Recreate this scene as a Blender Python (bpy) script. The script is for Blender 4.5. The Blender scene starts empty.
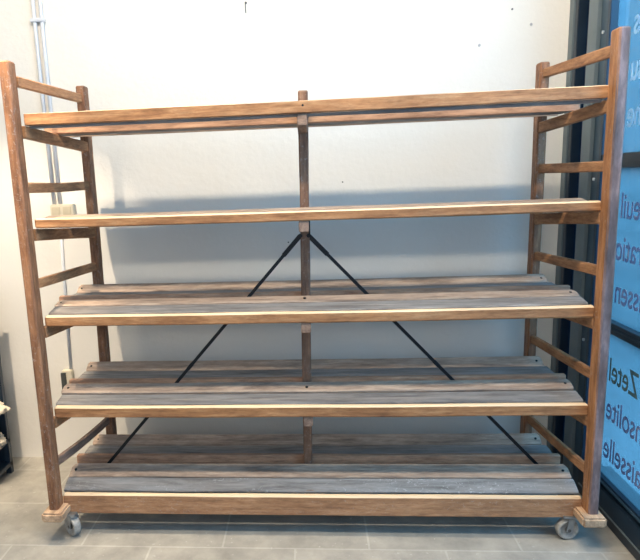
import bpy, bmesh, math, random
from mathutils import Vector, Matrix, noise
random.seed(7)
S = bpy.context.scene
COL = S.collection

# ------------------------------------------------------------------ materials
def new_mat(name):
    m = bpy.data.materials.new(name); m.use_nodes = True
    nt = m.node_tree; nt.nodes.clear()
    out = nt.nodes.new('ShaderNodeOutputMaterial')
    b = nt.nodes.new('ShaderNodeBsdfPrincipled')
    nt.links.new(b.outputs[0], out.inputs[0])
    return m, nt, b, out

def ramp(nt, stops):
    r = nt.nodes.new('ShaderNodeValToRGB')
    els = r.color_ramp.elements
    while len(els) < len(stops): els.new(0.5)
    for e, (p, c) in zip(els, stops):
        e.position = p; e.color = (*c, 1) if len(c) == 3 else c
    return r

def mixc(nt, fac, a, b, mode='MIX'):
    n = nt.nodes.new('ShaderNodeMix'); n.data_type = 'RGBA'; n.blend_type = mode
    for sock, v in ((n.inputs[0], fac), (n.inputs[6], a), (n.inputs[7], b)):
        if hasattr(v, 'is_output'): nt.links.new(v, sock)
        elif isinstance(v, (int, float)): sock.default_value = v
        else: sock.default_value = (*v, 1)
    return n.outputs[2]

def plain(name, col, rough=.6, metal=0.0, var=.15, scale=30, bump=.0):
    m, nt, b, out = new_mat(name)
    tc = nt.nodes.new('ShaderNodeTexCoord')
    n = nt.nodes.new('ShaderNodeTexNoise'); n.inputs['Scale'].default_value = scale; n.inputs['Detail'].default_value = 5
    nt.links.new(tc.outputs['Object'], n.inputs['Vector'])
    r = ramp(nt, [(.3, tuple(c*(1-var) for c in col)), (.7, tuple(min(1, c*(1+var)) for c in col))])
    nt.links.new(n.outputs[0], r.inputs[0]); nt.links.new(r.outputs[0], b.inputs['Base Color'])
    b.inputs['Roughness'].default_value = rough; b.inputs['Metallic'].default_value = metal
    if bump:
        bp = nt.nodes.new('ShaderNodeBump'); bp.inputs['Strength'].default_value = bump; bp.inputs['Distance'].default_value = .005
        nt.links.new(n.outputs[0], bp.inputs['Height']); nt.links.new(bp.outputs[0], b.inputs['Normal'])
    return m

def wood(name, axis, dark, mid, light, grey=0.0, greycol=(.2, .2, .21), scuff=0.0, rough=.62, blotch=.5, face=None, top=0):
    """grain runs along axis (0,1,2)"""
    m, nt, b, out = new_mat(name)
    L = nt.links.new
    tc = nt.nodes.new('ShaderNodeTexCoord'); oi = nt.nodes.new('ShaderNodeObjectInfo')
    off = nt.nodes.new('ShaderNodeVectorMath'); off.operation = 'MULTIPLY_ADD'
    cmb = nt.nodes.new('ShaderNodeCombineXYZ')
    for i in range(3): L(oi.outputs['Random'], cmb.inputs[i])
    L(cmb.outputs[0], off.inputs[0]); off.inputs[1].default_value = (31, 17, 23); L(tc.outputs['Object'], off.inputs[2])
    def noise_t(sc_along, sc_across, detail=6, rough_=.6, dist=0):
        mp = nt.nodes.new('ShaderNodeMapping'); s = [sc_across]*3; s[axis] = sc_along
        mp.inputs['Scale'].default_value = s; L(off.outputs[0], mp.inputs['Vector'])
        n = nt.nodes.new('ShaderNodeTexNoise'); n.inputs['Scale'].default_value = 1
        n.inputs['Detail'].default_value = detail; n.inputs['Roughness'].default_value = rough_
        n.inputs['Distortion'].default_value = dist
        L(mp.outputs[0], n.inputs['Vector']); return n.outputs[0]
    g1 = noise_t(4.5, 52, 8, .72, .5)
    g2 = noise_t(16, 75, 5, .7)
    bl = noise_t(4, 15, 6, .7)
    r = ramp(nt, [(.22, dark), (.50, mid), (.80, light)]); L(g1, r.inputs[0])
    c = r.outputs[0]
    rb = ramp(nt, [(.36, (.42, .36, .34)), (.58, (1, 1, 1))]); L(bl, rb.inputs[0])
    c = mixc(nt, blotch, c, rb.outputs[0], 'MULTIPLY')
    rg = ramp(nt, [(.36, (.55, .52, .50)), (.56, (1, 1, 1))]); L(g2, rg.inputs[0])
    c = mixc(nt, .6, c, rg.outputs[0], 'MULTIPLY')
    if grey:
        gr = ramp(nt, [(.25, tuple(x*.45 for x in greycol)), (.5, greycol), (.78, tuple(x*1.45 for x in greycol))]); L(g1, gr.inputs[0])
        gm = noise_t(1.6, 9, 4, .6)
        mr = ramp(nt, [(.30, (grey*.75,)*3), (.62, (min(1, grey*1.15),)*3)]); L(gm, mr.inputs[0])
        c = mixc(nt, mr.outputs[0], c, gr.outputs[0])
    if grey:
        rb3 = ramp(nt, [(.34, (.42, .40, .40)), (.52, (1, 1, 1)), (.72, (1.0, 1.0, 1.0))]); L(noise_t(3.2, 26, 6, .7, .6), rb3.inputs[0])
        c = mixc(nt, .75, c, rb3.outputs[0], 'MULTIPLY')
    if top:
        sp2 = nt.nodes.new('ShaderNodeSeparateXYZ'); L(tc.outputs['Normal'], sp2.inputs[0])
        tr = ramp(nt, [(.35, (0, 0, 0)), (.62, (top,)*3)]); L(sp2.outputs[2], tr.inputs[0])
        c = mixc(nt, tr.outputs[0], c, (.74, .58, .39))  # upward faces painted paler, standing in for overhead light on the rail tops
    if scuff:
        sn = noise_t(55, 75, 5, .75, 1.0); sm = noise_t(2, 12, 2)
        sr = ramp(nt, [(.56, (0, 0, 0)), (.66, (1, 1, 1))]); L(sn, sr.inputs[0])
        sr2 = ramp(nt, [(.38, (0, 0, 0)), (.52, (scuff,)*3)]); L(sm, sr2.inputs[0])
        f = mixc(nt, 1, sr.outputs[0], sr2.outputs[0], 'MULTIPLY')
        c = mixc(nt, f, c, (.50, .50, .49))
    if face:
        sep = nt.nodes.new('ShaderNodeSeparateXYZ'); L(tc.outputs['Normal'], sep.inputs[0])
        fr = ramp(nt, [(.55, (0, 0, 0)), (.75, (1, 1, 1))])
        ng = nt.nodes.new('ShaderNodeMath'); ng.operation = 'MULTIPLY'; ng.inputs[1].default_value = -1; L(sep.outputs[1], ng.inputs[0]); L(ng.outputs[0], fr.inputs[0])
        fr2 = ramp(nt, [(.36, tuple(x*.45 for x in face)), (.52, face), (.70, tuple(x*2.2 for x in face))]); L(bl, fr2.inputs[0])
        c = mixc(nt, fr.outputs[0], c, fr2.outputs[0])  # front side mixed towards a darker, mottled tone
    L(c, b.inputs['Base Color'])
    rr = ramp(nt, [(.3, (rough+.15,)*3), (.7, (rough-.1,)*3)]); L(bl, rr.inputs[0]); L(rr.outputs[0], b.inputs['Roughness'])
    bp = nt.nodes.new('ShaderNodeBump'); bp.inputs['Strength'].default_value = .5; bp.inputs['Distance'].default_value = .002
    L(g1, bp.inputs['Height']); L(bp.outputs[0], b.inputs['Normal'])
    return m

RW = dict(dark=(.075, .030, .014), mid=(.235, .105, .045), light=(.42, .215, .10))
M = {}
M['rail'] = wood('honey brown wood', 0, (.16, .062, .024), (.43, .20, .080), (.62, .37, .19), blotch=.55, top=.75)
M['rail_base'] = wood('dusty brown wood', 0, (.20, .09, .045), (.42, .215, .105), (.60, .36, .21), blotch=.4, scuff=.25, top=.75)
M['rail_dark'] = wood('dark brown wood', 0, (.20, .10, .06), (.48, .27, .165), (.64, .41, .27), blotch=.4)
M['plank_grey'] = wood('grey worn wood', 0, (.10, .065, .045), (.24, .17, .125), (.38, .28, .21), grey=.75, greycol=(.255, .252, .25))
M['plank_scuff'] = wood('grey scuffed wood', 0, (.10, .065, .045), (.24, .17, .125), (.38, .28, .21), grey=.8, greycol=(.255, .254, .254), scuff=1.0)
M['plank_back'] = wood('faded tan wood', 0, (.22, .13, .085), (.50, .34, .235), (.66, .49, .36), grey=.25, greycol=(.38, .345, .31))
M['post'] = wood('worn reddish brown wood', 2, (.075, .034, .020), (.30, .135, .062), (.50, .26, .13), blotch=.7, scuff=.35)
M['post_right'] = wood('orange brown wood with darker front face', 2, (.12, .05, .022), (.42, .19, .075), (.62, .32, .14), blotch=.45, scuff=.3, face=(.17, .115, .11))
M['post_dark'] = wood('dark stained wood', 2, (.07, .036, .024), (.23, .12, .07), (.38, .22, .13), blotch=.65, scuff=.3)
M['rung'] = wood('side rung wood', 1, (.13, .058, .028), (.38, .185, .082), (.56, .31, .15), blotch=.55)
M['rung_grey'] = wood('faded side rung wood', 1, (.13, .07, .04), (.34, .19, .11), (.50, .31, .19), blotch=.45, grey=.25)
M['foot'] = wood('light foot wood', 1, (.28, .17, .10), (.55, .37, .235), (.70, .52, .36), blotch=.35)
M['black_metal'] = plain('black steel', (.018, .019, .022), .45, .7)
M['steel'] = plain('dull steel', (.34, .36, .38), .38, .85, .25)
M['tyre'] = plain('grey worn rubber', (.30, .29, .27), .6, 0, .3, 60)
M['hub'] = plain('dark wheel hub', (.13, .13, .13), .5, .4, .3)
M['pvc'] = plain('grey plastic conduit', (.60, .62, .66), .4, 0, .04)
M['pvc_cream'] = plain('cream plastic', (.58, .53, .42), .45, 0, .04)
M['pvc_face'] = plain('yellowed switch face', (.48, .42, .31), .45, 0, .06)
M['socket_dark'] = plain('dark socket', (.05, .055, .05), .4)
M['frame'] = plain('dark blue painted steel', (.014, .028, .048), .32, .25, .15, 8)
M['frame_mid'] = plain('grey blue aluminium', (.045, .085, .12), .38, .4, .12, 8)
M['frame_light'] = plain('grey aluminium', (.14, .18, .20), .42, .35, .08, 8)
M['frame_white'] = plain('white sealing strip', (.62, .66, .70), .45, 0, .05)
M['screw'] = plain('bright screw', (.7, .75, .8), .3, .6)
M['fleece'] = plain('cream sheepskin', (.62, .54, .42), .95, 0, .25, 40, .8)
M['vinyl_dark'] = plain('mauve grey vinyl', (.17, .20, .36), .6, 0, .05)
M['vinyl_gold'] = plain('olive gold vinyl', (.20, .24, .20), .6, 0, .05)
M['vinyl_pale'] = plain('pale vinyl', (.34, .50, .60), .6, 0, .05)
def vinyl(name, col):
    m, nt, b, out = new_mat(name)
    t = nt.nodes.new('ShaderNodeBsdfTranslucent'); t.inputs[0].default_value = (*col, 1); b.inputs['Base Color'].default_value = (*col, 1); b.inputs['Roughness'].default_value = .6
    x = nt.nodes.new('ShaderNodeMixShader'); x.inputs[0].default_value = .5
    nt.links.new(b.outputs[0], x.inputs[1]); nt.links.new(t.outputs[0], x.inputs[2]); nt.links.new(x.outputs[0], out.inputs[0]); return m
M['vinyl_dark'] = vinyl('mauve grey vinyl', (.30, .37, .52))
M['vinyl_gold'] = vinyl('olive gold vinyl', (.20, .28, .27))
M['vinyl_pale'] = vinyl('pale vinyl', (.48, .66, .76))
M['hook'] = plain('small dark nail', (.10, .10, .10), .4, .6)
M['plug'] = plain('grey wall plug', (.36, .36, .36), .5)

def plaster(name, col, stain):
    m, nt, b, out = new_mat(name); L = nt.links.new
    tc = nt.nodes.new('ShaderNodeTexCoord')
    n = nt.nodes.new('ShaderNodeTexNoise'); n.inputs['Scale'].default_value = 1.1; n.inputs['Detail'].default_value = 4
    L(tc.outputs['Object'], n.inputs['Vector'])
    r = ramp(nt, [(.35, col), (.75, stain)]); L(n.outputs[0], r.inputs[0]); L(r.outputs[0], b.inputs['Base Color'])
    b.inputs['Roughness'].default_value = .55
    n2 = nt.nodes.new('ShaderNodeTexNoise'); n2.inputs['Scale'].default_value = 34; n2.inputs['Detail'].default_value = 8; n2.inputs['Roughness'].default_value = .6
    n3 = nt.nodes.new('ShaderNodeTexNoise'); n3.inputs['Scale'].default_value = 5; n3.inputs['Detail'].default_value = 3
    L(tc.outputs['Object'], n2.inputs['Vector']); L(tc.outputs['Object'], n3.inputs['Vector'])
    bp = nt.nodes.new('ShaderNodeBump'); bp.inputs['Strength'].default_value = .45; bp.inputs['Distance'].default_value = .004
    L(n2.outputs[0], bp.inputs['Height'])
    bp2 = nt.nodes.new('ShaderNodeBump'); bp2.inputs['Strength'].default_value = .4; bp2.inputs['Distance'].default_value = .012
    L(n3.outputs[0], bp2.inputs['Height']); L(bp.outputs[0], bp2.inputs['Normal']); L(bp2.outputs[0], b.inputs['Normal'])
    return m
M['wall'] = plaster('white plaster', (.725, .70, .655), (.68, .645, .585))
M['wall_left'] = plaster('cream plaster', (.80, .78, .73), (.75, .72, .66))

def floor_mat():
    m, nt, b, out = new_mat('grey stone tiles'); L = nt.links.new
    tc = nt.nodes.new('ShaderNodeTexCoord')
    mp = nt.nodes.new('ShaderNodeMapping'); mp.inputs['Location'].default_value = (.17, .03, 0)
    L(tc.outputs['Object'], mp.inputs['Vector'])
    br = nt.nodes.new('ShaderNodeTexBrick')
    br.inputs['Scale'].default_value = 1; br.inputs['Brick Width'].default_value = .62; br.inputs['Row Height'].default_value = .36
    br.inputs['Mortar Size'].default_value = .005; br.inputs['Mortar Smooth'].default_value = .3
    br.inputs['Color1'].default_value = (.36, .34, .30, 1); br.inputs['Color2'].default_value = (.42, .395, .35, 1)
    br.inputs['Mortar'].default_value = (.47, .445, .40, 1)
    L(mp.outputs[0], br.inputs['Vector'])
    n = nt.nodes.new('ShaderNodeTexNoise'); n.inputs['Scale'].default_value = 6; n.inputs['Detail'].default_value = 8; n.inputs['Roughness'].default_value = .65
    L(tc.outputs['Object'], n.inputs['Vector'])
    r = ramp(nt, [(.28, (.55, .56, .57)), (.68, (1.0, 1.0, 1.0))]); L(n.outputs[0], r.inputs[0])
    c = mixc(nt, 1, br.outputs[0], r.outputs[0], 'MULTIPLY')
    v = nt.nodes.new('ShaderNodeTexNoise'); v.inputs['Scale'].default_value = 45; v.inputs['Detail'].default_value = 2
    L(tc.outputs['Object'], v.inputs['Vector'])
    r2 = ramp(nt, [(.68, (0, 0, 0)), (.73, (1, 1, 1))]); L(v.outputs[0], r2.inputs[0])
    f = mixc(nt, 1, r2.outputs[0], (.5, .5, .5), 'MULTIPLY')
    c = mixc(nt, f, c, (.5, .48, .44))
    L(c, b.inputs['Base Color'])
    b.inputs['Roughness'].default_value = .5
    bp = nt.nodes.new('ShaderNodeBump'); bp.inputs['Strength'].default_value = .35; bp.inputs['Distance'].default_value = .004
    L(n.outputs[0], bp.inputs['Height']); L(bp.outputs[0], b.inputs['Normal'])
    return m
M['floor'] = floor_mat()

def glass_mat(name, tint, body, bfac):
    m = bpy.data.materials.new(name); m.use_nodes = True; nt = m.node_tree; nt.nodes.clear(); L = nt.links.new
    out = nt.nodes.new('ShaderNodeOutputMaterial')
    t = nt.nodes.new('ShaderNodeBsdfTransparent'); t.inputs[0].default_value = (*tint, 1)
    g = nt.nodes.new('ShaderNodeBsdfGlossy'); g.inputs['Roughness'].default_value = .04; g.inputs[0].default_value = (.9, .95, 1, 1)
    d = nt.nodes.new('ShaderNodeBsdfTranslucent'); 
    tc = nt.nodes.new('ShaderNodeTexCoord'); mp = nt.nodes.new('ShaderNodeMapping'); mp.inputs['Scale'].default_value = (1, 3, 14)
    L(tc.outputs['Object'], mp.inputs[0])
    n = nt.nodes.new('ShaderNodeTexNoise'); n.inputs['Scale'].default_value = 1.2; n.inputs['Detail'].default_value = 4
    L(mp.outputs[0], n.inputs['Vector'])
    r = ramp(nt, [(.3, tuple(x*.85 for x in body)), (.7, tuple(min(1, x*1.12) for x in body))]); L(n.outputs[0], r.inputs[0]); L(r.outputs[0], d.inputs[0])
    m1 = nt.nodes.new('ShaderNodeMixShader'); m1.inputs[0].default_value = bfac; L(t.outputs[0], m1.inputs[1]); L(d.outputs[0], m1.inputs[2])
    m2 = nt.nodes.new('ShaderNodeMixShader'); m2.inputs[0].default_value = .05; L(m1.outputs[0], m2.inputs[1]); L(g.outputs[0], m2.inputs[2])
    L(m2.outputs[0], out.inputs[0]); return m
M['glass_blue'] = glass_mat('blue tinted pane', (.25, .39, .47), (.105, .20, .25), .26)
M['glass_dark'] = glass_mat('dark pane', (.05, .10, .15), (.03, .08, .13), .35)

# ------------------------------------------------------------------ mesh helpers
def link(name, bm, mat, parent=None, smooth=False):
    me = bpy.data.meshes.new(name)
    bmesh.ops.recalc_face_normals(bm, faces=bm.faces)
    bm.to_mesh(me); bm.free()
    if smooth:
        for p in me.polygons: p.use_smooth = True
    o = bpy.data.objects.new(name, me); COL.objects.link(o)
    me.materials.append(mat)
    if parent is not None: o.parent = parent
    return o

def tag(o, label=None, cat=None, group=None, kind=None):
    if label: o['label'] = label
    if cat: o['category'] = cat
    if group: o['group'] = group
    if kind: o['kind'] = kind
    return o

def empty(name, loc=(0, 0, 0)):
    o = bpy.data.objects.new(name, None); COL.objects.link(o); o.location = loc; o.empty_display_size = .05
    return o

def beam(bm, p0, p1, w, h, up=(0, 0, 1), bevel=.003, segs=1, jit=0.0, sag=0.0, endcut=0.0, seed=0):
    """rectangular bar, w across, h along 'up', chamfered edges, slight wear"""
    p0, p1 = Vector(p0), Vector(p1); d = (p1-p0); Ln = d.length; d.normalize()
    up = Vector(up); side = d.cross(up).normalized(); up = side.cross(d).normalized()
    b = min(bevel, w*.4, h*.4)
    prof = [(-w/2+b, -h/2), (w/2-b, -h/2), (w/2, -h/2+b), (w/2, h/2-b), (w/2-b, h/2), (-w/2+b, h/2), (-w/2, h/2-b), (-w/2, -h/2+b)]
    ts = [0, b/Ln] + [(i/segs) for i in range(1, segs)] + [1-b/Ln, 1]
    rings = []
    for k, t in enumerate(ts):
        c = p0+d*(Ln*t) - Vector((0, 0, 1))*sag*math.sin(math.pi*t)
        sc = 1 - (b*.9/min(w, h))*(k == 0 or k == len(ts)-1)
        ring = []
        for i, (a, e) in enumerate(prof):
            j1 = noise.noise(Vector((t*Ln*3.1+seed*7.3, i//2*1.7, seed)))*jit
            j2 = noise.noise(Vector((t*Ln*2.3-seed*3.3, i//2*2.7+9, seed)))*jit
            ec = 0
            if endcut and k in (0, 1) and e > 0: ec = endcut
            if endcut and k in (len(ts)-2, len(ts)-1) and e > 0: ec = -endcut
            ring.append(bm.verts.new(c + side*(a*sc+j1) + up*(e*sc+j2) + d*ec))
        rings.append(ring)
    n = len(prof)
    for a, c in zip(rings, rings[1:]):
        for i in range(n): bm.faces.new((a[i], a[(i+1) % n], c[(i+1) % n], c[i]))
    bm.faces.new(rings[0][::-1]); bm.faces.new(rings[-1])

def box(bm, x0, x1, y0, y1, z0, z1, bevel=0):
    r = bmesh.ops.create_cube(bm, size=1)
    for v in r['verts']:
        v.co = Vector((x0+(v.co.x+.5)*(x1-x0), y0+(v.co.y+.5)*(y1-y0), z0+(v.co.z+.5)*(z1-z0)))
    if bevel:
        es = list({e for v in r['verts'] for e in v.link_edges})
        bmesh.ops.bevel(bm, geom=es, offset=bevel, segments=2, affect='EDGES')

def tube(bm, pts, r, n=12, cap=True):
    pts = [Vector(p) for p in pts]; rings = []
    for i, p in enumerate(pts):
        d = (pts[min(i+1, len(pts)-1)]-pts[max(i-1, 0)]).normalized()
        a = d.orthogonal().normalized() if not rings else (last - d*last.dot(d)).normalized()
        last = a; c = d.cross(a)
        rr = r[i] if isinstance(r, (list, tuple)) else r
        rings.append([bm.verts.new(p+(a*math.cos(2*math.pi*k/n)+c*math.sin(2*math.pi*k/n))*rr) for k in range(n)])
    for A, B in zip(rings, rings[1:]):
        for k in range(n): bm.faces.new((A[k], A[(k+1) % n], B[(k+1) % n], B[k]))
    if cap: bm.faces.new(rings[0][::-1]); bm.faces.new(rings[-1])

def lathe(bm, c, axis, prof, n=32):
    """prof list of (offset along axis, radius); closed rings"""
    c = Vector(c); axis = Vector(axis).normalized(); a = axis.orthogonal().normalized(); b = axis.cross(a)
    rings = [[bm.verts.new(c+axis*o+(a*math.cos(2*math.pi*k/n)+b*math.sin(2*math.pi*k/n))*r) for k in range(n)] for o, r in prof]
    for A, B in zip(rings, rings[1:]):
        for k in range(n): bm.faces.new((A[k], A[(k+1) % n], B[(k+1) % n], B[k]))
    bm.faces.new(rings[0][::-1]); bm.faces.new(rings[-1])

# ------------------------------------------------------------------ the rack
W = 2.30
rack = empty('storage_rack', (0, 0, 0))
tag(rack, 'old brown wooden slatted storage rack with five shelves on small wheels, against the white wall', 'rack')

# corner posts: (x bottom, x top) of centre, y centre, z range
def post(name, xb, xt, y, zb, zt, w, dpt, mat, seed):
    bm = bmesh.new()
    beam(bm, (xb, y, zb), (xt, y, zt), w, dpt, up=(0, 1, 0), bevel=.0055, segs=14, jit=.0022, seed=seed)
    return link(name, bm, mat, rack)
post('corner_post', .0195, .008, .033, .145, 2.016, .040, .066, M['post'], 1)
post('corner_post', 2.2815, 2.277, .036, .145, 2.014, .039, .072, M['post_right'], 2)
post('corner_post', .106, .1065, .575, .145, 1.992, .040, .062, M['post'], 3)
post('corner_post', 2.1985, 2.198, .575, .145, 1.992, .040, .062, M['post'], 4)
post('centre_post', 1.128, 1.143, .270, .20, 1.885, .040, .034, M['post_dark'], 5)

# foot sills under the end frames
for sx, yc in ((.022, 0), (2.276, 0)):
    bm = bmesh.new(); box(bm, sx-.047, sx+.047, -.034, .135, .108, .150, .008)
    link('foot_block', bm, M['foot'], rack)
for sx in (.107, 2.197):
    bm = bmesh.new(); box(bm, sx-.045, sx+.045, .50, .64, .108, .150, .008)
    link('foot_block', bm, M['foot'], rack)

# end rungs
def endrung(side, z, dz=0.0, seed=0, bow=0.0, mat='rung'):
    if side == 'L': a, b = (.026, .06, z), (.104, .548, z+dz)
    else: a, b = (2.274, .06, z), (2.200, .548, z+dz)
    bm = bmesh.new(); beam(bm, a, b, .020, .040, bevel=.004, segs=8, jit=.003, sag=bow, seed=seed)
    link('rung', bm, M[mat], rack)
ZR = [1.945, 1.535, 1.143, .746, .348]
for i, z in enumerate(ZR):
    if i != 3: endrung('L', z, -.01 if i == 0 else 0, 20+i, .008 if i == 4 else (.004 if i == 1 else 0), 'rung' if i < 3 else 'rung_grey')
    endrung('R', z-(0, 0, .004, .024, .034)[i], (0, 0, .002, .022, .032)[i], 30+i, 0, 'rung')

# shelves: rail top z, rail bottom z, vertical offset of planks
SH = [(1.824, 1.779, -.045, -.085), (1.410, 1.370, -.020, -.075), (1.003, .958, .000, -.01), (.600, .551, .004, 0), (.192, .100, .022, 0)]
for k, (zt, zb, off, tilt) in enumerate(SH):
    T = lambda y: tilt*(y-.08)
    bz = zb if k < 4 else .15          # bearer top
    # bearers (front to back) at both ends and centre
    bh = .048 if k < 4 else .04
    for (a, b) in (((.030, .066), (.112, .548)), ((2.270, .066), (2.192, .548))):
        bm = bmesh.new(); beam(bm, (a[0], a[1], bz-bh/2-.001), (b[0], b[1], bz-bh/2-.001+T(b[1])), .024, bh, bevel=.004, segs=6, jit=.002, seed=40+k)
        link('bearer', bm, M['rung'], rack)
    bm = bmesh.new(); cx = 1.139 if k == 0 else 1.136
    beam(bm, (cx, .070, bz-.024), (cx, .60, bz-.024+T(.6)), .040, .046, bevel=.004, segs=6, jit=.001, seed=50+k)
    link('bearer', bm, M['rung_grey'], rack)
    # front rail
    sagz = [.002, .002, .004, .003, .002][k]
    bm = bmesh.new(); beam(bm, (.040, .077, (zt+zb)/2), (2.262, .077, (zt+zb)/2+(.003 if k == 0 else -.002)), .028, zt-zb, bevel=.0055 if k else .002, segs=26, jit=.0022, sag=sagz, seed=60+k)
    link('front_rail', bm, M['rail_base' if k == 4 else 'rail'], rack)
    z0 = zt+off
    # packers under the planks so that they rest on the bearers
    def plank(name, y0, za, y1, zb_, th, mat, xl, xr, seed, endcut=0.0, jit=.002):
        """board whose top runs from (y0,za) at its front edge to (y1,zb_) at its back edge"""
        za += T(y0); zb_ += T(y1)
        n = Vector((0, -(zb_-za), y1-y0)).normalized()
        c = Vector((0, (y0+y1)/2, (za+zb_)/2)) - n*th/2
        wd = math.hypot(y1-y0, zb_-za)
        bm = bmesh.new()
        beam(bm, (xl, c.y, c.z), (xr, c.y, c.z), wd, th, up=n, bevel=.003, segs=24, jit=jit, sag=sagz*.8, seed=seed, endcut=0)
        if endcut:
            # clip the two upper corners of the board ends
            dirb = Vector((0, y1-y0, zb_-za)).normalized(); pb = Vector((0, y1, zb_))
            for xs, sg in ((xl, -1), (xr, 1)):
                pc = Vector((xs, y1, zb_)) - dirb*endcut*1.6; 
                pn = (Vector((sg, 0, 0))*1.6 + dirb).normalized()
                g = bm.verts[:]+bm.edges[:]+bm.faces[:]
                bmesh.ops.bisect_plane(bm, geom=g, plane_co=pc, plane_no=pn, clear_outer=True)
                ed = [e for e in bm.edges if e.is_boundary]
                if ed: bmesh.ops.holes_fill(bm, edges=ed)
        o = link(name, bm, mat, rack)
        if endcut:
            for xs in (xl+.022, xr-.024):
                bm = bmesh.new(); q = Vector((xs+random.uniform(-.004, .004), (y0+y1)/2, (za+zb_)/2-sagz*.05))
                tube(bm, [q-n*.004, q+n*.0016], random.uniform(.0045, .0065), 10); link('screw', bm, M['black_metal'], o)
        return o
    s = 100+k*10; rj = lambda: random.uniform(-.012, .012)
    sc = M['plank_scuff'] if k == 4 else M['plank_grey']
    plank('slat', .095, min(zt+.003, z0+.004), .178 if k < 4 else .161, z0+(.018 if k < 3 else .013), .014, sc, .036+rj()*.5, 2.256+(.006 if k == 4 else rj()*.4), s)
    plank('slat', .183 if k < 4 else .166, z0+(.022 if k < 3 else .020 if k == 3 else .014), .246 if k < 4 else .240, z0+(.036 if k < 3 else .044), .016, M['plank_back'], .026+rj(), 2.256+rj()*.6, s+1, .014 if k > 1 else 0)
    bm = bmesh.new(); lz1 = z0+.036+(0, 0, .007, .007, .020)[k]+T(.310)
    lz0 = [lz1-.036, lz1-.036, lz1-.048, lz1-.048, lz1-.060][k]
    beam(bm, (.020+rj(), .310, (lz0+lz1)/2), (2.258+rj()*.5, .310, (lz0+lz1)/2), .024, lz1-lz0, bevel=.0035, segs=24, jit=.002, sag=sagz*.8, seed=s+2)
    link('back_lip', bm, M['rail_dark'], rack)
    plank('slat', .326, z0+.022, .472, z0+.030, .014, M['plank_grey'], .026+rj(), 2.250+rj(), s+3)
    plank('slat', .486, z0+.026, .538, z0+.043+(.018 if k > 1 else 0), .014, M['plank_back'], .022+rj(), 2.246+rj(), s+4, .012 if k > 1 else 0)
    # small wooden packers on each bearer carry the raised planks
    for (xa, w_) in ((.068, .022), (cx, .034), (2.232, .022)):
        for (ya, yb) in ((.10, .172), (.19, .236), (.345, .455), (.492, .53)):
            zlo = bz-.002+T(yb); ztop = z0+(-.016 if ya == .10 else -.006)+T(yb)
            if k == 4 and ztop-zlo > .004:
                bm = bmesh.new(); box(bm, xa-w_/2, xa+w_/2, ya, yb, zlo, ztop, .001)
                link('packing_block', bm, M['rung_grey'], rack)

# diagonal flat steel braces in the centre plane
for sgn, top, bot in ((-1, (1.118, 1.292), (.155, .205)), (1, (1.153, 1.292), (2.180, .205))):
    t = Vector((top[0], .262, top[1])); b_ = Vector((bot[0], .276, bot[1]))
    bm = bmesh.new(); beam(bm, t, b_, .004, .0145, up=(0, 0, 1), bevel=.001, segs=4)
    br = link('brace', bm, M['black_metal'], rack)
    bm = bmesh.new(); d = b_-t
    beam(bm, t+d*.0, t+d*.078, .007, .020, up=(0, 0, 1), bevel=.002)
    link('sleeve', bm, M['black_metal'], br)
    m_ = t+d*.52
    bm = bmesh.new(); beam(bm, m_, t+d*.545, .007, .017, up=(0, 0, 1), bevel=.002); link('sleeve', bm, M['black_metal'], br)
    bm = bmesh.new(); tube(bm, [t+Vector((0, -.010, 0)), t+Vector((0, .004, 0))], .009, 10); link('bolt', bm, M['black_metal'], br)
bm = bmesh.new(); beam(bm, (1.158, .254, 1.29), (1.158, .254, 1.372), .006, .008, up=(0, 1, 0), bevel=.001)
link('brace_strap', bm, M['black_metal'], rack)

# casters
def caster(x, y, ang):
    R_ = .045; wdt = .034
    c = Vector((x, y, 0)); rot = Matrix.Rotation(ang, 4, 'Z'); ax = (rot @ Vector((1, 0, 0))); fw = rot @ Vector((0, 1, 0))
    hub_c = Vector((x, y, R_))
    bm = bmesh.new()
    # plate, neck and fork
    box(bm, x-.024, x+.024, y-.024, y+.024, .100, .1085, .001)
    tube(bm, [(x-fw.x*.012, y-fw.y*.012, .104), (x-fw.x*.012, y-fw.y*.012, .092)], .018, 16)
    for sg in (-1, 1):
        p = hub_c + ax*sg*(wdt/2+.003)
        beam(bm, p+Vector((0, 0, -.008)), p-fw*.010+Vector((0, 0, .050)), .003, .026, up=fw, bevel=.001)
    beam(bm, hub_c-fw*.010+Vector((0, 0, .050))-ax*(wdt/2+.004), hub_c-fw*.010+Vector((0, 0, .050))+ax*(wdt/2+.004), .026, .004, bevel=.001)
    f = link('caster', bm, M['steel'], rack)
    bm = bmesh.new(); h = wdt/2
    lathe(bm, hub_c, ax, [(-h*.5, .027), (-h*.7, .031), (-h, .036), (-h, R_-.003), (-h*.6, R_), (h*.6, R_), (h, R_-.003), (h, .035), (h*.7, .031), (h*.5, .027)], 40)
    link('wheel', bm, M['tyre'], f, True)
    bm = bmesh.new(); lathe(bm, hub_c, ax, [(-h*.45, .029), (h*.45, .029)], 32); lathe(bm, hub_c, ax, [(-h-.006, .007), (h+.006, .007)], 12)
    lathe(bm, hub_c, ax, [(-h*.9, .013), (h*.9, .013)], 16)
    link('hub', bm, M['hub'], f)
caster(.074, .060, math.radians(50)); caster(2.212, .075, math.radians(98))
caster(.155, .50, math.radians(15)); caster(2.15, .52, math.radians(30))

# screws in the rails
for (x, z, y) in ((1.142, 1.806, .063),):
    bm = bmesh.new(); tube(bm, [(x, y-.001, z), (x, y+.004, z)], .0045, 10); link('screw', bm, M['black_metal'], rack)
for zt, yy in ((.196+.032, .208), (1.003+.028, .208), (.6+.033, .208)):
    bm = bmesh.new(); tube(bm, [(1.131, yy, zt-.004), (1.131, yy, zt+.0025)], .006, 10); link('screw', bm, M['black_metal'], rack)

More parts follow.
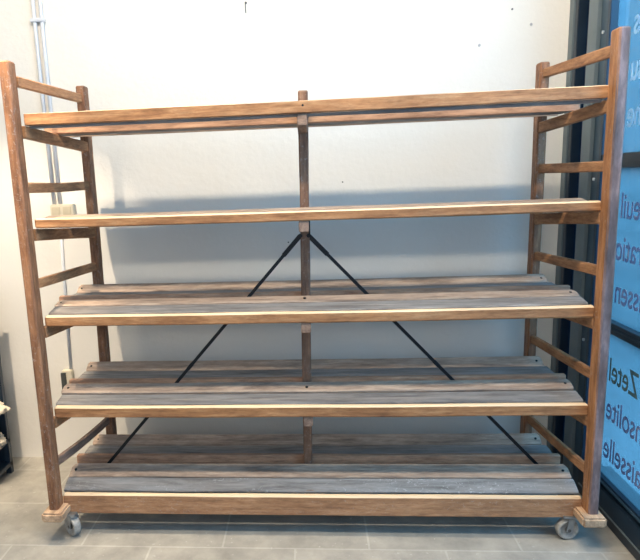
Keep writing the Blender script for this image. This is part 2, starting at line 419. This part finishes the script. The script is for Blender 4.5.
# ------------------------------------------------------------------ room
YW = .855
def struct(name, bm, mat, parent=None):
    o = link(name, bm, mat, parent)
    if parent is None: o['kind'] = 'structure'
    return o
bm = bmesh.new(); box(bm, -3.2, 2.62, -5.0, YW+.12, -.10, 0); struct('floor', bm, M['floor'])
bm = bmesh.new(); box(bm, -3.2, 2.62, YW, YW+.15, 0, 3.6); struct('wall_back', bm, M['wall'])
bm = bmesh.new(); box(bm, -3.35, -3.2, -5.0, YW, 0, 3.6); struct('wall_left', bm, M['wall_left'])
bm = bmesh.new(); box(bm, -3.35, 2.62, -5.0, YW+.15, 3.6, 3.7); struct('ceiling', bm, M['wall'])

# glazed wall on the right, plane x = 2.45
def vbar(bm, x0, x1, y0, y1, z0, z1, b=.003): box(bm, x0, x1, y0, y1, z0, z1, b)
GX = 2.45
w1 = empty('window_1', (GX, .7, 0)); w1['kind'] = 'structure'
def wpart(name, parent, mat, boxes):
    bm = bmesh.new(); c = parent.location
    for bx in boxes: box(bm, bx[0]-c.x, bx[1]-c.x, bx[2]-c.y, bx[3]-c.y, bx[4], bx[5], .0025)
    return link(name, bm, mat, parent)
Z1 = 3.6
wpart('frame', w1, M['frame_light'], [(2.404, 2.50, .800, .853, 0, Z1), ])
wpart('frame', w1, M['frame'], [(2.410, 2.50, .765, .800, 0, Z1), (2.425, 2.50, .668, .690, 0, Z1), (2.425, 2.5, .69, .765, 0, .12)])
wpart('pane', w1, M['glass_dark'], [(2.452, 2.458, .690, .765, .12, Z1)])
wpart('mullion', w1, M['frame_light'], [(2.418, 2.50, .572, .668, .0, Z1)])
wpart('mullion', w1, M['frame_mid'], [(2.432, 2.50, .508, .572, .0, Z1)])
wpart('seal', w1, M['frame_white'], [(2.440, 2.452, .497, .508, .0, Z1)])
wpart('mullion', w1, M['frame'], [(2.425, 2.50, .470, .497, .0, Z1)])
for z in (2.10, 1.80, 1.48, 1.10, .74, .40):
    bm = bmesh.new(); tube(bm, [(2.426-GX, .540-.7, z), (2.434-GX, .540-.7, z)], .007, 12); link('bolt', bm, M['screw'], w1)

w2 = empty('window_2', (GX, -2.2, 0)); w2['kind'] = 'structure'
yA, yB = -4.9, .470
wpart('transom', w2, M['frame'], [(2.428, 2.50, yA, yB, .832, .880), (2.418, 2.50, yA, yB, .850, .862)])
wpart('transom', w2, M['frame'], [(2.428, 2.50, yA, yB, 1.528, 1.586), (2.418, 2.50, yA, yB, 1.552, 1.562)])
wpart('sill', w2, M['frame'], [(2.420, 2.56, yA, yB, .0, .135), (2.436, 2.50, yA, yB, .135, .168)])
wpart('sill_strip', w2, M['frame_light'], [(2.414, 2.422, yA, yB, .046, .053)])
wpart('sill_strip', w2, M['frame_mid'], [(2.428, 2.438, yA, yB, .150, .160)])
wpart('mullion', w2, M['frame'], [(2.43, 2.50, -1.62, -1.54, .135, Z1), (2.43, 2.50, -3.4, -3.32, .135, Z1)])
wpart('pane', w2, M['glass_blue'], [(2.456, 2.462, yA, yB, .168, .832)])
wpart('pane', w2, M['glass_blue'], [(2.456, 2.462, yA, yB, .880, 1.528)])
wpart('pane', w2, M['glass_blue'], [(2.456, 2.462, yA, yB, 1.586, Z1)])

# vinyl words stuck on the outside of the glass (read mirrored from inside)
ROWS = [('Vases', 2.045, 'vinyl_pale', .098, 'pale mirrored word at the top of the blue window, above all other words'),
        ('Tissu', 1.868, 'vinyl_pale', .098, 'pale vinyl word second from the top on the blue window'),
        ('Arome', 1.690, 'vinyl_pale', .098, 'pale vinyl word third from the top, just above the upper window bar'),
        ('Fauteuil', 1.322, 'vinyl_dark', .098, 'mauve mirrored word Fauteuil just below the upper window bar'),
        ('Decoration', 1.146, 'vinyl_dark', .098, 'mauve mirrored word Decoration in the middle of the centre pane'),
        ('Kussen', .962, 'vinyl_dark', .098, 'mauve mirrored word Kussen just above the lower window bar'),
        ('Zetel', .612, 'vinyl_gold', .098, 'olive gold mirrored word Zetel just below the lower window bar'),
        ('Insolite', .440, 'vinyl_dark', .098, 'mauve mirrored word Insolite between the gold word and the lowest word'),
        ('Vaisselle', .258, 'vinyl_dark', .098, 'mauve mirrored word Vaisselle lowest on the window above the sill')]
for t, z, mt, h, lab in ROWS:
    cu = bpy.data.curves.new('txt', 'FONT'); cu.body = t; cu.size = .150; cu.align_x = 'RIGHT'; cu.extrude = .0006; cu.offset = .0012; cu.space_character = .98
    to = bpy.data.objects.new('txt', cu); COL.objects.link(to)
    bpy.context.view_layer.update()
    me = bpy.data.meshes.new_from_object(to.evaluated_get(bpy.context.evaluated_depsgraph_get()))
    bpy.data.objects.remove(to); 
    # seen from outside (+x side) the text runs towards +y: local x -> world y, local y -> world z
    endy = .330 if t not in ('Decoration',) else .410
    for v in me.vertices:
        x, y, zz = v.co; v.co = Vector((zz, x*.80, y*1.0))
    me.materials.append(M[mt])
    o = bpy.data.objects.new('vinyl_lettering', me); COL.objects.link(o); o.location = (2.4551, endy, z)
    tag(o, lab, 'lettering')

# pavement and pale facade across the street
bm = bmesh.new(); box(bm, 2.62, 14, -14, 14, -.2, -.06); struct('ground', bm, plain('pavement', (.34, .36, .38), .8, 0, .12, 2))
bm = bmesh.new(); box(bm, 9, 9.4, -14, 14, -.06, 1.9); box(bm, 9.05, 9.4, -14, 14, 1.9, 6.5)
fac = link('building', bm, plain('pale stucco', (.55, .58, .62), .8, 0, .1, .8)); 
tag(fac, 'pale stucco building across the street, hazy behind the blue shop window', 'building')

# ------------------------------------------------------------------ wall fittings
def pipe(name, pts, r, mat, label, cat, group=None):
    bm = bmesh.new(); tube(bm, pts, r, 14); o = link(name, bm, mat, None, True); tag(o, label, cat, group); return o
pipe('conduit_pipe', [(-.203, YW-.011, 3.59), (-.201, YW-.011, 2.2), (-.192, YW-.011, 1.445)], .010, M['pvc'], 'grey conduit pipe, left one of the pair running down to the wall switch', 'pipe')
pipe('conduit_pipe', [(-.165, YW-.011, 3.59), (-.164, YW-.011, 2.2), (-.160, YW-.011, 1.445)], .010, M['pvc'], 'grey conduit pipe, right one of the pair running down to the wall switch', 'pipe')
pipe('conduit_pipe', [(-.170, YW-.009, 1.375), (-.180, YW-.009, 1.0), (-.190, YW-.009, .535)], .008, M['pvc'], 'thin grey conduit pipe between the wall switch and the low socket', 'pipe')
for z in (2.36,):
    bm = bmesh.new(); box(bm, -.222, -.148, YW-.026, YW-.0002, z-.009, z+.009, .003)
    tag(link('pipe_clip', bm, M['pvc']), 'small grey clip holding the conduit pair near the top of the wall' if z > 2 else 'small grey clip on the conduit pair above the wall switch', 'clip')
sw = empty('wall_switch', (-.142, YW, 1.408)); tag(sw, 'cream surface mounted wall switch box under the conduit pipes, behind the second shelf', 'switch')
bm = bmesh.new(); box(bm, -.062, .062, -.045, -.0002, -.034, .034, .004); link('housing', bm, M['pvc_cream'], sw)
for x in (-.03, .03):
    bm = bmesh.new(); box(bm, x-.022, x+.022, -.050, -.043, -.024, .022, .002); link('rocker', bm, M['pvc_face'], sw)
so = empty('wall_socket', (-.200, YW, .470)); tag(so, 'small dark fronted socket low on the wall at the foot of the thin conduit', 'socket')
bm = bmesh.new(); box(bm, -.034, .024, -.040, -.0002, -.066, .060, .004); link('housing', bm, M['pvc_cream'], so)
bm = bmesh.new(); box(bm, -.036, -.008, -.048, -.038, -.058, .050, .002); link('cover', bm, M['socket_dark'], so)

bm = bmesh.new(); tube(bm, [(.869, YW, 2.385), (.869, YW-.014, 2.383), (.867, YW-.018, 2.375), (.868, YW-.016, 2.335)], .0022, 8)
lathe(bm, (.869, YW-.001, 2.385), (0, 1, 0), [(-.003, .006), (0, .006)], 12)
tag(link('wall_hook', bm, M['hook']), 'thin bent nail hook high on the white wall left of centre', 'hook')
for (x, z, r, lab) in ((1.992, 2.130, .0065, "lowest and leftmost grey plug of three at the top right of the wall"),
                       (2.230, 2.212, .0065, 'small grey wall plug nearest the window among the three at the top right'),
                       (2.140, 2.285, .0045, 'tiny dark wall plug, highest of three at the wall top right'),
                       (1.045, 1.205, .004, 'tiny dark screw hole in the wall above the left brace'),
                       (1.330, 1.505, .004, 'tiny dark hole in the wall right of the centre post')):
    bm = bmesh.new(); lathe(bm, (x, YW, z), (0, 1, 0), [(-.004, r*.7), (-.003, r), (-.0002, r)], 14)
    tag(link('wall_plug', bm, M['plug'] if 'grey' in lab else M['hook']), lab, 'wall plug')

# ------------------------------------------------------------------ dark shelf unit at the left edge
su = empty('metal_shelf_unit', (-.98, .56, 0)); tag(su, 'dark blue steel shelf unit cut off by the left edge of the photo', 'shelf unit')
def sp(name, bxs, mat='frame'):
    bm = bmesh.new()
    for b in bxs: box(bm, *b, .002)
    return link(name, bm, M[mat], su)
X0, X1, Y0, Y1 = -.45, .482, -.20, .115
for x in (X0, X1-.03):
    for y in (Y0, Y1-.03): sp('upright', [(x, x+.03, y, y+.03, 0, 1.02)])
for z in (.055, .19, .375, .72, .99):
    sp('shelf_board', [(X0, X1, Y0, Y1, z-.012, z+.012)])
sp('back_panel', [(X0+.02, X1-.02, Y1-.012, Y1-.004, .03, 1.0)])
def fleece(x, y, z, sx, sy, sz, seed, lab):
    bm = bmesh.new(); bmesh.ops.create_icosphere(bm, subdivisions=5, radius=1)
    for v in bm.verts:
        p = v.co.copy(); n = noise.fractal(p*2.2+Vector((seed, 0, 0)), 1, 2, 4)*.22 + noise.noise(p*9+Vector((seed, 3, 0)))*.05
        p *= 1+n; p.z = max(p.z, -.75)
        v.co = Vector((p.x*sx, p.y*sy, (p.z+.75)*sz))
    o = link('sheepskin', bm, M['fleece'], None, True); o.location = (x, y, z); tag(o, lab, 'sheepskin')
fleece(-.585, .49, .203, .135, .12, .055, 3, 'cream rolled sheepskin on the lower board of the dark steel shelf')
fleece(-.565, .50, .388, .145, .12, .045, 8, 'cream sheepskin with a hanging corner on the upper board of the dark steel shelf')

# ------------------------------------------------------------------ light
wd = bpy.data.worlds.new('World'); S.world = wd; wd.use_nodes = True
nt = wd.node_tree; nt.nodes.clear()
bg = nt.nodes.new('ShaderNodeBackground'); wo = nt.nodes.new('ShaderNodeOutputWorld'); nt.links.new(bg.outputs[0], wo.inputs[0])
bg.inputs[0].default_value = (.62, .78, 1, 1); bg.inputs[1].default_value = .42

def area(name, loc, target, sx, sy, energy, col, spread=None):
    l = bpy.data.lights.new(name, 'AREA'); l.shape = 'RECTANGLE'; l.size = sx; l.size_y = sy; l.energy = energy; l.color = col
    if spread: l.spread = math.radians(spread)
    o = bpy.data.objects.new(name, l); COL.objects.link(o); o.location = loc
    o.rotation_euler = (Vector(target)-Vector(loc)).to_track_quat('-Z', 'Y').to_euler(); return o
def spot(name, loc, target, energy, col, ang, blend, r):
    l = bpy.data.lights.new(name, 'SPOT'); l.energy = energy; l.color = col; l.spot_size = math.radians(ang); l.spot_blend = blend; l.shadow_soft_size = r
    o = bpy.data.objects.new(name, l); COL.objects.link(o); o.location = loc
    o.rotation_euler = (Vector(target)-Vector(loc)).to_track_quat('-Z', 'Y').to_euler(); return o
WARM = (1, .82, .60)
for i, x in enumerate((-.35, .30, .95, 1.60, 2.2)):
    spot('ceiling_spot', (x, -.13, 3.5), (x+.0, -.02, 0), (190, 150, 120, 90, 60)[i], WARM, 46, .8, .03)
spot('left_ceiling_spot', (-.18, -.95, 3.5), (-.30, .6, 1.0), 430, WARM, 33, .6, .02)
area('ceiling_strip_light', (.95, -1.14, 3.5), (.95, .6, 1.0), 3.4, .14, 114, (1, .87, .69))
area('front_fill', (1.0, -4.6, 2.2), (1.1, .5, 1.0), 3.6, 1.6, 46, (.84, .91, 1))  # unseen cool fill lamp added behind the camera to lift the shade
area('street_daylight', (4.2, -1.2, 2.4), (1.6, .2, .6), 3.5, 2.2, 1250, (.62, .82, 1))

# ------------------------------------------------------------------ camera
cam = bpy.data.cameras.new('Camera'); co = bpy.data.objects.new('Camera', cam); COL.objects.link(co)
r_ = Vector((0.99612236, 0.07995355, -0.03671061)); u_ = Vector((0.02071908, 0.19234138, 0.98110933)); f_ = Vector((-0.08550415, 0.97806555, -0.18993899))
mw = Matrix(((r_.x, u_.x, -f_.x, 1.1632), (r_.y, u_.y, -f_.y, -2.4373), (r_.z, u_.z, -f_.z, 1.5386), (0, 0, 0, 1)))
co.matrix_world = mw
cam.sensor_fit = 'HORIZONTAL'; cam.sensor_width = 36; cam.lens = 628.9439/640*36
cam.shift_x = (320-258.262)/640; cam.shift_y = (300.2008-280)/640
cam.clip_start = .05
S.camera = co
S.view_settings.view_transform = 'Standard'
S.view_settings.exposure = 0
